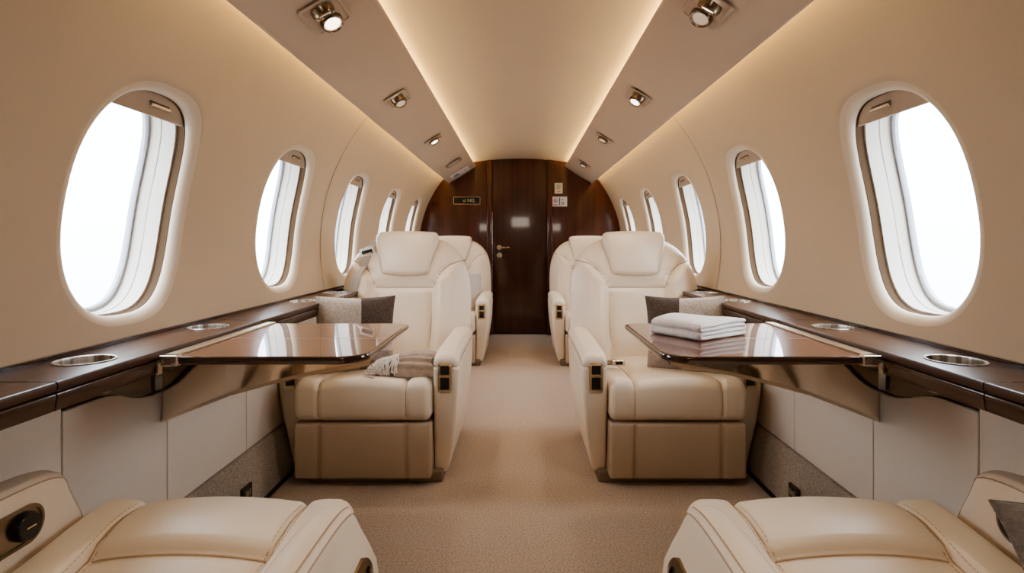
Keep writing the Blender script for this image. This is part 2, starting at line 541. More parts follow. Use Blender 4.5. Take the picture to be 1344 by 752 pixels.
mb.tube([(-.225, YB - .020, .925), (-.19, YB - .024, .925), (-.115, YB - .022, .925)], [.010, .009, .008], 10)
mb.build('door_handle', M['nickel'], door)
mb = MB()
mb.lathe([(0, 0), (.028, 0), (.030, .004), (.027, .011), (.012, .012), (.011, .020), (0, .020)], 28, YROT(-.222, YB + .02, .842))
mb.cur = 1; mb.rbox(-.224, -.220, YB - .0025, YB + .003, .834, .850, .001, .01)
mb.build('door_lock', [M['nickel'], M['black']], door)
mb = MB(); mb.rbox(DX0 + .001, DX0 + .005, YB + .008, YB + .03, .02, 1.30, .001, 10)  # steel strip added to draw the bright line on the door edge
mb.build('door_edge_strip', M['steel'], door)
mb = MB(); mb.rbox(-1.12, 1.12, YF - .05, YF, 0, 2.0, .002, 10)
tag(mb.build('wall_front', M['wall'], smooth=False), kind='structure')

# lower side panels, carpeted kick boards
XP = 1.02
KZ = E - .775
for side in (-1, 1):
    sn = 'left' if side < 0 else 'right'
    bounds = [YF, -.25, .36, .80, 1.256, 1.63, 2.10, 2.60, 3.25, 3.9, 4.55, 5.2, YB]
    for i, (a, b) in enumerate(zip(bounds, bounds[1:])):
        if abs(a - 1.256) < .01:
            top = [(a, -.378), (1.36, -.378), (1.40, -.381), (1.44, -.391), (1.48, -.407), (1.52, -.419), (1.56, -.424), (b, -.424)]
        elif abs(a - 1.63) < .01 or abs(a - 2.10) < .01:
            top = [(a, -.503), (b, -.503)]
        else:
            top = [(a, -.300), (b, -.300)]
        pts = [(a, KZ - E)] + [] ; g = .002
        pts = [(b - g, KZ - E), (a + g, KZ - E)] + [(min(max(y, a + g), b - g), z) for y, z in top]
        mb = MB()
        mb.poly_prism(pts, lambda y, z: (side * XP, y, E + z), lambda y, z: (side * (XP + .015), y, E + z))
        o = mb.build('wall_panel', M['sidepanel'], smooth=False, bev=.003)
        tag(o, kind='structure')
    # dark structure showing in the gaps and the glossy pocket above the dropped panels
    mb = MB()
    mb.poly_prism([(YF, KZ - E - .02), (YB, KZ - E - .02), (YB, -.25), (YF, -.25)], lambda y, z: (side * (XP + .012), y, E + z), lambda y, z: (side * (XP + .03), y, E + z))
    tag(mb.build('wall_lining_panel', M['wood_fascia'], smooth=False), kind='structure')
    mb = MB()
    prof = [(XP + .01, KZ - E + .0), (XP - .010, KZ - E - .001), (XP - .016, KZ - E - .012), (.974, -E + .015), (.974, -E), (XP + .03, -E)]
    mb.grid([[(side * x, y, E + z) for x, z in prof] for y in (YF, 2, 4, YB)])
    mb.cur = 1
    mb.rbox(min(side*.962, side*.974), max(side*.962, side*.974), YF, YB, 0, .012, .002, 10)  # dark strip painting the shadow gap between kick board and floor
    tag(mb.build('baseboard_' + sn, [M['kick'], M['dark']]), kind='structure')

# ------------------------------------------------------------------ side ledges with cup holders
XL, ZL = .862, E - .260
CUPS = [.40, 1.24, 1.73, 2.49, 2.90, 4.35, 4.8]
SEG = [YF, .20, 1.05, 1.886, 2.745, 3.00, 3.31, 4.20, 5.165, 5.48, YB]
NOTCH = (3.00, 5.165)
for side in (-1, 1):
    root = empty('side_ledge', (0, 0, 0), 'dark wood ledge running along the window wall %s' %
                 ('beside the table with the fringed throw seat' if side < 0 else 'beside the table holding the folded towel'), 'ledge', 'window ledges')
    root.location = (side * .95, 1.0, ZL - .06)
    off = Vector(root.location)
    def sh(mb):
        mb.v = [tuple(Vector(p) - off) for p in mb.v]; return mb
    CX = .957
    for a, b in zip(SEG, SEG[1:]):
        mb = MB(); g = .0018
        XL = 1.004 if a in NOTCH else .862
        cups = [c for c in CUPS if a < c < b]
        # top skin with round holes: strips between cups, ring fans around them
        zt = ZL
        x0, x1 = XL + .004, 1.041
        cuts = [a + g]
        for c in cups: cuts += [c - .075, c + .075]
        cuts.append(b - g)
        for k in range(0, len(cuts), 2):
            ya, yb = cuts[k], cuts[k + 1]
            if yb - ya > .002:
                mb.grid([[(side * x, y, zt) for x in (x0, CX, x1)] for y in (ya, yb)])
        for c in cups:
            rect = []
            n = 10
            for k in range(n): rect.append((x0 + (x1-x0)*k/n, c - .075))
            for k in range(n): rect.append((x1, c - .075 + .15*k/n))
            for k in range(n): rect.append((x1 - (x1-x0)*k/n, c + .075))
            for k in range(n): rect.append((x0, c + .075 - .15*k/n))
            inner = []
            for (x, y) in rect:
                d = Vector((x - CX, y - c)).normalized() * .054
                inner.append((side * (CX + d.x), c + d.y, zt))
            mb.grid([[(side * x, y, zt) for x, y in rect], inner], closed_v=True)
        # rounded nose, rebate and lower fascia band
        nose = [(XL + .004, 0), (XL + .0015, -.001), (XL, -.004), (XL, -.013), (XL + .002, -.016), (XL + .008, -.018), (XL + .008, -.020)]
        nose2 = [(XL + .008, -.020), (XL + .003, -.022), (XL + .001, -.026), (XL + .004, -.050), (XL + .008, -.0555), (XL + .02, -.057), (XP + .02, -.057)]
        mb.grid([[(side * x, y, zt + z) for x, z in nose] for y in (a + g, b - g)])
        mb.cur = 1
        mb.grid([[(side * x, y, zt + z) for x, z in nose2] for y in (a + g, b - g)])
        mb.cur = 1
        if a in NOTCH:
            for yy_ in (a - g, b + g):
                mb.add([(side * .866, yy_, zt - .002), (side * 1.04, yy_, zt - .002), (side * 1.03, yy_, zt - .057), (side * .868, yy_, zt - .055)], [[0, 1, 2, 3]])
        sh(mb).build('ledge_section', [M['wood_ledge'], M['wood_fascia']], root)
    mb = MB()
    pass
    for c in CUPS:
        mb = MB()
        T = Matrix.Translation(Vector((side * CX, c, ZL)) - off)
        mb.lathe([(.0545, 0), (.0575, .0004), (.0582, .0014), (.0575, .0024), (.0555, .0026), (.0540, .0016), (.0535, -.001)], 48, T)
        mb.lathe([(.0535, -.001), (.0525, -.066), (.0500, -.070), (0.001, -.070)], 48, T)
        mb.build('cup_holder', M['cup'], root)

# ------------------------------------------------------------------ overhead fittings
U = Vector((.765 - .478, .619 - .790)).normalized()      # across the panel, outward
def psu_frame(side, x_rel, y):
    t = (x_rel - .478) / (.765 - .478)
    z = E + .790 + (.619 - .790) * t
    ax = Vector((side * U.x, 0, U.y)); ay = Vector((0, 1, 0)); an = Vector((-side * .512, 0, -.859)).normalized()
    m = Matrix.Identity(4)
    for i, v in enumerate((ax, ay, an)):
        for r_ in range(3): m[r_][i] = v[r_]
    m.translation = Vector((side * x_rel, y, z)) + an * .0078
    return m

def reading_light(side, x_rel, y, lit, pair=True, s=1.0, label=''):
    root = empty('reading_light', (0, 0, 0), label, 'reading light', 'overhead reading lights')
    root.matrix_world = psu_frame(side, x_rel, y)
    mb = MB()
    hl = (.092 if pair else .055) * s; hw = .064 * s
    o = rrect(-hw, hw, -hl, hl, .016 * s); i_ = rrect(-hw*.84, hw*.84, -hl*.90, hl*.90, .012 * s)
    mb.grid([[(x, y_, 0) for x, y_ in o], [(x*.985, y_*.985, .004) for x, y_ in o], [(x*1.02, y_*1.02, .0035) for x, y_ in i_], [(x, y_, .0005) for x, y_ in i_]], closed_v=True)
    n = len(i_); mb.add([(x, y_, .0005) for x, y_ in i_], [list(range(n))])
    mb.build('light_housing', M['overhead'], root)
    ctr = [-.040 * s, .040 * s] if pair else [0]
    for k, c in enumerate(ctr):
        tilt = Matrix.Translation((0, c, .004)) @ Matrix.Rotation(.30 * (1 if k else -1) if pair else .2, 4, 'X')
        mb = MB()
        mb.lathe([(.037*s, -.008), (.037*s, .008), (.034*s, .016), (.029*s, .018), (.026*s, .014), (.024*s, .004)], 32, tilt)
        lamp = mb.build('lamp_ring', M['bronze'], root)
        mb = MB()
        mb.lathe([(.0255*s, .0115), (.018*s, .010), (.001, .009)], 28, tilt)
        mb.build('lamp_lens', M['lens'] if lit[k] else M['lens_dim'], lamp)
    return root

reading_light(-1, .607, 1.75, (False, True), label='double reading light in the ceiling panel above the throw-side table')
reading_light(-1, .608, 2.78, (True, False), s=.92, label='small double reading light above the seat with the belt')
reading_light(-1, .605, 3.90, (True,), False, label='single reading light second from the bulkhead on the white sign side')
reading_light(1, .582, 1.75, (True, False), label='double reading light in the ceiling panel above the towel-side table')
reading_light(1, .588, 2.80, (False, True), s=.92, label='small double reading light above the seat with the loose buckle')
reading_light(1, .582, 3.92, (False,), False, label='single unlit reading light, third along the panel above the towel table')
reading_light(1, .588, 5.18, (False,), False, label='tiny unlit reading light closest to the bulkhead above the safety cards')

root = empty('air_vent', (0, 0, 0), 'grey slot vent in the ceiling panel just before the white sign', 'vent')
root.matrix_world = psu_frame(-1, .600, 5.05)
mb = MB(); mb.poly_prism(rrect(-.080, .080, -.085, .085, .06), lambda x, y: (x, y, -.002), lambda x, y: (x, y, .005)); mb.build('vent_cover', M['vent'], root)
mb = MB()
for k in range(7): mb.rbox(-.055, .055, -.055 + .017*k, -.049 + .017*k, .004, .0065, .001, .1)
mb.build('vent_slats', M['overhead'], root)
root = empty('ceiling_sign', (0, 0, 0), 'white sign plate with a hook symbol on the ceiling panel by the bulkhead', 'sign')
root.matrix_world = psu_frame(-1, .612, 5.66)
mb = MB(); mb.poly_prism(rrect(-.105, .105, -.12, .12, .012), lambda x, y: (x, y, -.002), lambda x, y: (x, y, .006)); mb.build('sign_plate', M['plate_white'], root)
mb = MB()
mb.tube([(.09 - .035 + .035*math.cos(a), .045*math.sin(a), .007) for a in [PI*.25 + k*PI*1.35/14 for k in range(15)]], .006, 6)
mb.build('hook_symbol', M['ink_grey'], root)
mb = MB(); mb.rbox(-.065, -.053, -.008, .008, .005, .0075, .001, .1); mb.build('dot_symbol', M['ink_grey'], root)

# ------------------------------------------------------------------ signs on the bulkhead
def plate(name, label, x0, x1, z0, z1, r, mat_, cat, border=None):
    root = empty(name, ((x0 + x1) / 2, YB, (z0 + z1) / 2), label, cat)
    w, h = (x1 - x0) / 2, (z1 - z0) / 2
    mb = MB(); mb.poly_prism(rrect(-w, w, -h, h, r), lambda x, z: (x, .0, z), lambda x, z: (x, -.004, z)); mb.build('sign_plate', mat_, root)
    if border:
        mb = MB(); o = rrect(-w, w, -h, h, r); i_ = rrect(-w + .005, w - .005, -h + .005, h - .005, max(.002, r - .004))
        mb.grid([[(x, 0, z) for x, z in o], [(x, -.007, z) for x, z in o], [(x, -.007, z) for x, z in i_], [(x, -.003, z) for x, z in i_]], closed_v=True)
        mb.build('sign_border', border, root)
    return root
def add_text(root, body, size, x, z, m):
    me = text_mesh(body, size); me.materials.append(m)
    o = bpy.data.objects.new('lettering', me); col.objects.link(o); o.parent = root
    o.location = (x, -.0052, z); o.rotation_euler = (PI / 2, 0, 0)
    return o
def px(x): return (x - 683) * YB / F
def pz(y): return E - (y - 318) * YB / F
s1 = plate('illuminated_sign', 'small black sign with gold border and letters on the dark bulkhead', px(595), px(630.5), pz(268.3), pz(258.3), .012, M['black'], 'sign', M['gold'])
add_text(s1, 'sI NI2.', .050, .025, 0, M['ink_gold'])
s2 = plate('safety_card', 'small upright cream card with an orange mark, higher of two on bulkhead', px(728), px(738.3), pz(254), pz(240), .002, M['plate_cream'], 'sign')
for k in range(4):
    mb = MB(); mb.rbox(-.022 - .002*(k % 2), .020 + .003*(k % 2), -.0046, -.0038, .030 - .013*k, .0355 - .013*k, .0002, .1)
    mb.build('lettering_line', M['ink_grey'], s2)
mb = MB(); mb.rbox(-.018, .012, -.0046, -.0038, -.040, -.033, .0002, .1); mb.add([(.010, -.0046, -.045), (.026, -.0046, -.0365), (.010, -.0046, -.028)], [[0, 1, 2]])
mb.build('arrow_mark', M['ink_orange'], s2)
s3 = plate('no_smoking_sign', 'wide white placard with red circle symbol, lower of two on bulkhead', px(724), px(744.3), pz(271), pz(258), .002, M['plate_white'], 'sign')
mb = MB()
mb.tube([(-.042 + .018*math.cos(a), -.0045, .006 + .018*math.sin(a)) for a in [2*PI*k/24 for k in range(25)]], .0032, 6)
mb.tube([(-.054, -.0045, .018), (-.030, -.0045, -.006)], .0028, 6)
mb.rbox(-.066, -.018, -.0046, -.0038, -.041, -.032, .0002, .1)
mb.rbox(-.066, -.018, -.0046, -.0038, .034, .037, .0002, .1)
mb.build('prohibition_symbol', M['ink_red'], s3)
mb = MB(); mb.rbox(-.058, -.034, -.0050, -.0040, .003, .008, .0002, .1); mb.rbox(-.030, -.026, -.0050, -.0040, .003, .008, .0002, .1); mb.build('cigarette_symbol', M['ink_grey'], s3)
mb = MB(); mb.rbox(-.004, .008, -.0046, -.0038, -.040, .040, .0002, .1); mb.build('teal_bar', M['ink_blue'], s3)
for a, b, z in ((.018, .048, .016), (.018, .050, -.012), (.018, .060, -.024), (.018, .052, -.036)):
    mb = MB(); mb.rbox(a, b, -.0046, -.0038, z, z + .007, .0002, .1)
    mb.build('lettering_line', M['ink_grey'], s3)

# ------------------------------------------------------------------ tables
def make_table(side, label):
    root = empty('fold_out_table', (side * .84, 1.62, .60), label, 'table', 'fold-out tables')
    off = Vector(root.location)
    def bld(mb, name, mats, **k):
        mb.v = [tuple(Vector(p) - off) for p in mb.v]; return mb.build(name, mats, root, **k)
    zt = E - .2735; th = .021
    xi, xo, ya, yb = .826, (.372 if side < 0 else .348), 1.345, 1.905
    out = rrect(xo, xi, ya, yb, [.012, .006, .030, .070], 10)  # in |x|: (xi,ya) (xi,yb) (xo,yb) (xo,ya)
    mb = MB()
    def ins(k):
        cx, cy = (xi + xo) / 2, (ya + yb) / 2
        w, h = (xi - xo) / 2, (yb - ya) / 2
        return [(cx + (x - cx) * (1 - k / w), cy + (y - cy) * (1 - k / h)) for x, y in out]
    P3 = lambda pts, z: [(side * x, y, z) for x, y in pts]
    mb.add(P3(ins(.006), zt), [list(range(len(out)))])
    mb.cur = 1
    mb.grid([P3(ins(.006), zt), P3(ins(.002), zt - .0012), P3(ins(0), zt - .005), P3(ins(0), zt - th + .008), P3(ins(.004), zt - th + .002), P3(ins(.012), zt - th)], closed_v=True)
    mb.add(P3(ins(.012), zt - th), [list(range(len(out)))])
    top = bld(mb, 'table_top', [M['wood_table'], M['wood_rim']])
    mb = MB(); mb.rbox(min(side*xo, side*xi) + .008, max(side*xo, side*xi) - .008, 1.603, 1.606, zt - .001, zt + .0004, .0002, 5)
    bld(mb, 'inlay_line', M['inlay'])
    # rail to the ledge with hinge block
    mb = MB(); mb.rbox(min(side*.829, side*.860), max(side*.829, side*.860), ya + .004, yb + .01, zt - .018, zt + .004, .003, 5)
    bld(mb, 'mounting_rail', M['railmetal'])
    mb = MB()
    mb.rbox(min(side*.815, side*.866), max(side*.815, side*.866), ya - .006, ya + .016, zt - .022, zt + .004, .004, 5)
    bld(mb, 'hinge', M['steel'])
    # bracket leaf under the table: curved lower rim running out to the tip
    low = [(1.016, -.500), (.92, -.462), (.82, -.424), (.70, -.392), (.60, -.368), (.52, -.354), (.45, -.343), (.425, -.338)]
    up = [(.425, -.300), (.80, -.300), (.852, -.300), (.853, -.322), (1.016, -.322)]
    mb = MB()
    mb.poly_prism(low + up, lambda x, z: (side * x, 1.600, E + z), lambda x, z: (side * x, 1.618, E + z))
    bld(mb, 'support_leaf', M['leaf'], smooth=False)
    mb = MB()
    rg = []
    for x, z in low: rg.append([(side * x, 1.596, E + z), (side * x, 1.622, E + z), (side * x, 1.622, E + z - .010), (side * x, 1.596, E + z - .010)])
    mb.grid(rg, closed_v=True)
    bld(mb, 'leaf_rim', M['railmetal'], smooth=True)
    mb = MB(); mb.rbox(min(side*.857, side*.863), max(side*.857, side*.863), 1.335, 1.350, E - .314, E - .286, .001, 1)
    bld(mb, 'latch', M['steel'])
    return root
m, nt, b = new_mat('support_leaf_gloss')
nt.links.new(ramp(nt, noise(nt, coords(nt), 4), [(.3, (.78, .68, .565)), (.7, (.82, .72, .60))]), b.inputs['Base Color'])
b.inputs['Metallic'].default_value = 1.0; b.inputs['Roughness'].default_value = .07; b.inputs['Coat Weight'].default_value = .5; b.inputs['Coat Roughness'].default_value = .03
M['leaf'] = m
make_table(-1, 'glossy walnut fold-out table with nothing on it, window reflected in its top')
make_table(1, 'glossy walnut fold-out table with a folded white towel on it')

# ------------------------------------------------------------------ seats
HW = .275
def back_w(z):
    w = .358
    if z < .55: w = .358 - .055 * ((.55 - z) / .25) ** 2
    else:
        t = min(1, (z - .55) / (1.018 - .55)); w = .358 * max(0, 1 - t ** 3.4) ** .40
    return max(w, .004)
def back_T(z): return .095 * min(1, max(.02, (1.03 - z) / .12)) ** .5
def back_yc(z): return .80 + .30 * (z - .36)
S3 = [(.160, .735), (.168, .765), (.185, .80), (.210, .832), (.243, .856), (.285, .872), (.32, .880)]
def pl_dist(x, z, pl):
    best = 9
    for (a, b), (c, d) in zip(pl, pl[1:]):
        vx, vz = c - a, d - b; t = max(0, min(1, ((x-a)*vx + (z-b)*vz) / (vx*vx + vz*vz)))
        best = min(best, math.hypot(x - a - t*vx, z - b - t*vz))
    return best
SV = [(.150, .30), (.156, .55), (.160, .735)]; SH = [(0, .735), (.160, .735)]
def back_disp(x, z):
    ax = abs(x)
    d1, d2, d3 = pl_dist(ax, z, SV), pl_dist(ax, z, SH), pl_dist(ax, z, S3)
    g = .011 * math.exp(-(min(d1, d2, d3) / .0095) ** 2)
    # wing zone: outside the vertical seam and below the arc
    zone_line = .735
    inwing = sstep(.15, .20, ax) * (1 - sstep(.0, .05, z - (.735 + max(0, (ax - .16)) * .9)))
    b = -.052 * inwing * (1 - sstep(.26, .36, ax) * .8)
    b += -.016 * max(0, 1 - (ax / .17) ** 2) * (1 - sstep(.70, .76, z))
    b += -.014 * sstep(.74, .80, z) * max(0, 1 - (ax / .30) ** 2)
    return g + b
PB = 3.0
def back_front(x, z):
    w = back_w(z); c = min(1, abs(x) / w) ** (PB / 2); s_ = math.sqrt(max(0, 1 - c * c))
    k = s_ ** (2 / PB)
    return back_yc(z) - back_T(z) * k + back_disp(x, z) * min(1, k * 1.2)

def backrest_mesh(mb):
    rings = []; nz, n = 84, 132
    for i in range(nz + 1):
        t = i / nz; z = .29 + (1.017 - .29) * (1 - (1 - t) ** 1.5)
        w, T, yc = back_w(z), back_T(z), back_yc(z); ring = []
        for k in range(n):
            a = 2 * PI * k / n; c, s_ = math.cos(a), math.sin(a)
            x = w * math.copysign(abs(c) ** (2 / PB), c)
            if s_ <= 0: y = back_front(x, z)
            else: y = yc + T * abs(s_) ** (2 / PB) * .8
            ring.append((x, y, z))
        rings.append(ring)
    mb.grid(rings, closed_v=True)
    mb.f.append(list(range(n))); mb.mi.append(0)
    mb.f.append([nz * n + k for k in range(n)]); mb.mi.append(0)

def polyline(pl, n=24):
    L = [0]
    for a, b in zip(pl, pl[1:]): L.append(L[-1] + math.dist(a, b))
    out = []
    for k in range(n + 1):
        s_ = L[-1] * k / n; i = max(j for j in range(len(L)) if L[j] <= s_ + 1e-9); i = min(i, len(pl) - 2)
        t = (s_ - L[i]) / (L[i+1] - L[i]); out.append(tuple(p + (q - p) * t for p, q in zip(pl[i], pl[i+1])))
    return out

def cushion_fn(near):
    def top_d(x, y):
        ax = abs(x)
        sx = .175 - .02 * sstep(.05, .40, y)
        g = .010 * math.exp(-((ax - sx) / .009) ** 2)
        dome = .014 * max(0, 1 - (ax / sx) ** 2) if ax < sx else .010 * max(0, 1 - ((ax - (sx + .05)) / .06) ** 2)
        v = dome - g
        if near:
            pad = (1 - sstep(sx - .02, sx + .02, ax)) * sstep(.165, .215, y)
            v -= .020 * pad
            g2 = .012 * math.exp(-((y - .19) / .010) ** 2) * (1 - sstep(sx - .01, sx + .01, ax))
            v -= g2
            v += .012 * math.exp(-((y - .11) / .06) ** 2) * (1 - sstep(sx, sx + .02, ax))
        else:
            v += .018 * (1 - sstep(sx - .03, sx + .015, ax)) * sstep(.08, .30, y)
            g2 = 0
        return v
    def fn(p):
        x, y, z = p
        zt = .42; k = max(0, (z - .30) / .12)
        slope = -.07 * max(0, (y - .06) / .68)
        d = top_d(x, y) * min(1, k) ** 2
        z2 = z + (slope + d) * min(1, k)
        # front face: puff and seam grooves
        ff = math.exp(-(y / .03) ** 2)
        zz = (z - .262) / .158
        puff = -.012 * ff * max(0, 1 - (2 * zz - 1) ** 2)
        gr = .009 * ff * math.exp(-((abs(x) - .175) / .009) ** 2)
        # side puff
        return (x, y + puff + gr, z2)
    return fn, top_d

SEAML = [.158, .163, .167, .171, .175, .179, .183, .187, .192, .2]
def arm_fn(mirror_out):
    def fn(p):
        x, y, z = p              # x measured outwards from the seat centre (>0)
        t = (x - .278) / (.378 - .278)
        zz = (z - .03) / .5
        xo = .333 + .050 * math.sin(min(1, max(0, zz)) * PI * .56)
        if fn.near: xo = .360 + .030 * math.sin(min(1, max(0, zz)) * PI * .9) - .026 * sstep(.80, 1, zz)
        x2 = .278 + (xo - .278) * t
        # front face leans back towards the floor, gentle belly
        fk = math.exp(-max(0, y - fn.y0) / .10)
        y2 = y + fk * (.05 * (1 - sstep(-.1, .75, zz)) )
        g = 0 if fn.near else .0035 * math.exp(-((z - .492) / .005) ** 2)
        cx = .328
        x2 += (-g if x2 > cx else g)
        y2 += g * fk
        z2 = z + (.012 * sstep(.75, 1, zz) * (1 - ((t - .5) * 2) ** 2)) - .025 * sstep(.55, 1, zz) * math.exp(-max(0, y - fn.y0) / .05)
        if fn.near: y2 += fk * fn.slope * sstep(.72, 1.02, zz)
        return Vector((x2, y2, z2))
    return fn

def make_seat(side, near, loc, rz, label, group='cream leather cabin seats', aisle_y=.03, wall_y=.10, belt=False, buckle=False):
    """seat faces local -Y with its front edge at y=0; a = +1/-1 is the local x direction of the aisle"""
    root = empty('cabin_seat', loc, label, 'seat', group, rz=rz)
    a = side
    mb = MB(); mb.rbox(min(-.235, a * .235, a * .315), max(.235, a * .235, a * .315), .05, .70, 0, .05, .008, .3); mb.build('plinth', M['plinth'], root)
    # leg panel
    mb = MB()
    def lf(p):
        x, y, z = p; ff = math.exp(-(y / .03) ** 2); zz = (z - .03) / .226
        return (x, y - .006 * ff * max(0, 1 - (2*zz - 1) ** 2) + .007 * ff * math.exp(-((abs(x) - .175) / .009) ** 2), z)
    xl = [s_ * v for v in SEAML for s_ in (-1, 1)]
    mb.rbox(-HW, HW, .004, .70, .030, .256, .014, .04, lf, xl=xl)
    lp = mb.build('leg_panel', M['leather_shaded'], root)
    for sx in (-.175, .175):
        mb = MB(); mb.tube([(sx, .004 + .003 - .006 * max(0, 1 - (2*(z - .03)/.226 - 1) ** 2) + .0, z) for z in [.036 + .214*k/12 for k in range(13)]], .0016, 6)
        mb.build('seam', M['stitch'], lp)
    # cushion
    fn, top_d = cushion_fn(near)
    mb = MB(); mb.rbox(-HW, HW, 0, .74, .262, .42, .032, .022, fn, xl=xl, yl=[.17, .18, .185, .19, .195, .2, .21] if near else (), nr=5)
    cu = mb.build('seat_cushion', M['leather'], root, sharp=60)
    def ctop(x, y): return .42 - .07 * max(0, (y - .06) / .68) + top_d(x, y)
    for s_ in (-1, 1):
        mb = MB()
        path = [(s_ * .175, .0095, .285 + .10 * k / 6) for k in range(7)] + [(s_ * .175, .014, .405), (s_ * .175, .028, .413)]
        path = [(p[0], -.012 * max(0, 1 - (2*(p[2]-.262)/.158 - 1) ** 2) + .009 if i < 7 else p[1], p[2]) for i, p in enumerate(path)]
        for k in range(24):
            y = .035 + .60 * k / 23; x = s_ * (.175 - .02 * sstep(.05, .40, y)); path.append((x, y, ctop(x, y) + .0005))
        mb.tube(path, .0017, 6)
        if near:   # double stitch lines beside the seam
            for dx in (.009, -.009):
                pth = []
                for k in range(30):
                    y = .035 + .60 * k / 29; x = s_ * (.175 + dx - .02 * sstep(.05, .40, y)); pth.append((x, y, ctop(x, y) + .0003))
                for i in range(0, 29): 
                    p0, p1 = Vector(pth[i]), Vector(pth[i+1])
                    for q in range(2): mb.tube([p0.lerp(p1, q*.5), p0.lerp(p1, q*.5 + .32)], .0010, 4)
        mb.build('seam', M['stitch'], cu)
    if near:
        mb = MB(); mb.tube([(x, .19, ctop(x, .19) + .001) for x in [-.16 + .32*k/20 for k in range(21)]], .0022, 6)
        mb.build('seam', M['stitch'], cu)
    # armrests: aisle side and wall side
    for which, y0 in ((1, aisle_y), (-1, wall_y)):
        sx = a * which
        fnA = arm_fn(1); fnA.y0 = y0; fnA.near = near; fnA.slope = .055 if which < 0 else .004
        def fm(p, fnA=fnA, sx=sx):
            q = fnA(Vector(p)); return (sx * q.x, q.y, q.z)
        mb = MB(); mb.rbox(.278, .378, y0, .70, .030, .530, .020, .035, fm, zl=[.480, .484, .488, .492, .496, .500, .504], nr=4)
        arm = mb.build('armrest', M['leather'], root, sharp=60)
        # piping along the top pad
        mb = MB()
        pp = []
        def side_pt(xr, y, z): return fm((xr, y, z))
        if near:
            c45 = .0059
            for edge in ((.278 + c45, 1),) + (((.378 - c45, -1),) if which > 0 else ()):
                xe = edge[0]
                pth = [side_pt(xe, y0 + .012 + (.64 - y0) * k / 20, .530 - c45) for k in range(20, -1, -1)]
                pth += [side_pt(xe, y0 + .008, .520)] + [side_pt(xe, y0 + c45, .510 - .10 * k / 8) for k in range(9)]
                mbp = MB(); mbp.tube(pth, .0015, 6); mbp.build('armrest_piping', M['stitch'], arm)
                if edge[1] < 0:
                    mbp = MB(); mbp.tube([side_pt(xe - .0125, y0 + .012 + (.64 - y0) * k / 20, .5303) for k in range(21)], .0013, 6); mbp.build('armrest_piping', M['stitch'], arm)
        path = [side_pt(.3795, y0 + .03 + (.64 - y0) * k / 14, .492) for k in range(14, -1, -1)]
        path += [side_pt(.372, y0 + .006, .492), side_pt(.355, y0 - .001, .492), side_pt(.300, y0 - .001, .492), side_pt(.284, y0 + .006, .492)]
        path += [side_pt(.2765, y0 + .03 + (.64 - y0) * k / 14, .492) for k in range(15)]
        if not near:
            mb.tube(path, .0016, 6); mb.build('armrest_piping', M['stitch'], arm)
        if not near:
            # switch plate on the front of the arm: gold frame, two dark rockers
            mb = MB()
            cx = .326
            o = rrect(cx - .027, cx + .027, .372, .490, .010); i_ = rrect(cx - .019, cx + .019, .380, .482, .007)
            def yy(z): return Vector(fm((cx, y0, z))).y
            Q = lambda pts, d: [(sx * x, yy(z) + d, z) for x, z in pts]
            mb.grid([Q(o, .004), Q(o, -.004), Q(i_, -.006), Q(i_, .0)], closed_v=True)
            mb.rbox(min(sx*(cx-.020), sx*(cx+.020)), max(sx*(cx-.020), sx*(cx+.020)), yy(.44) - .006, yy(.44) + .004, .433, .443, .001, .1)
            mb.cur = 1
            for z0, z1 in ((.383, .432), (.444, .480)):
                mb.rbox(min(sx*(cx-.018), sx*(cx+.018)), max(sx*(cx-.018), sx*(cx+.018)), yy((z0+z1)/2) - .003, yy((z0+z1)/2) + .006, z0, z1, .004, .1)
            mb.build('switch_plate', [M['gold'], M['blackglass']], arm)
        else:
            # long metal plates let into the side faces of the arm
            xf = .278 if which < 0 else None
            if which < 0:
                mb = MB()
                yA, yB_, zA, zB = y0 + .115, y0 + .36, .424, .496
                o = rrect(yA, yB_, zA, zB, .035, 10); i_ = rrect(yA + .006, yB_ - .006, zA + .006, zB - .006, .029, 10)
                XF = .2775
                Q = lambda pts, d: [(sx * (XF - d), y, z) for y, z in pts]
                mb.grid([Q(o, -.004), Q(o, .003), Q(i_, .004), Q(i_, .001)], closed_v=True)
                n = len(i_); mb.add(Q(i_, .001), [list(range(n))])
                T = Matrix.Translation((sx * (XF - .001), y0 + .245, .460)) @ Matrix.Rotation(-sx * PI / 2, 4, 'Y')
                mb.lathe([(.030, 0), (.034, .004), (.030, .006), (.027, .001), (.0, -.004)], 32, T)
                mb.cur = 1
                T = Matrix.Translation((sx * (XF - .001), y0 + .158, .460)) @ Matrix.Rotation(-sx * PI / 2, 4, 'Y')
                mb.lathe([(.026, 0), (.026, .010), (.023, .014), (.001, .014)], 32, T)
                mb.cur = 2
                c0 = Vector((sx * (XF - .0155), y0 + .158, .460))
                mb.rbox(c0.x - .0006, c0.x + .0006, c0.y - .010, c0.y + .010, c0.z - .0015, c0.z + .0015, .0003, .1)
                mb.build('control_plate', [M['bronze'], M['black'], M['gold']], arm)
            else:
                mb = MB()
                yA, yB_, zA, zB = y0 + .055, y0 + .30, .375, .462
                o = rrect(yA, yB_, zA, zB, .024, 8); i_ = rrect(yA + .012, yB_ - .012, zA + .012, zB - .012, .014, 8)
                def xx(z): return Vector(fm((.378, y0 + .2, z))).x * sx
                Q = lambda pts, d: [(sx * (xx(z) + d), y, z) for y, z in pts]
                mb.grid([Q(o, -.004), Q(o, .003), Q(i_, .004), Q(i_, -.001)], closed_v=True)
                mb.cur = 1
                n = len(i_); mb.add(Q(i_, .0005), [list(range(n))])
                mb.build('control_plate', [M['bronze'], M['blackglass']], arm)
    # backrest + headrest
    tilt = Matrix.Identity(4)
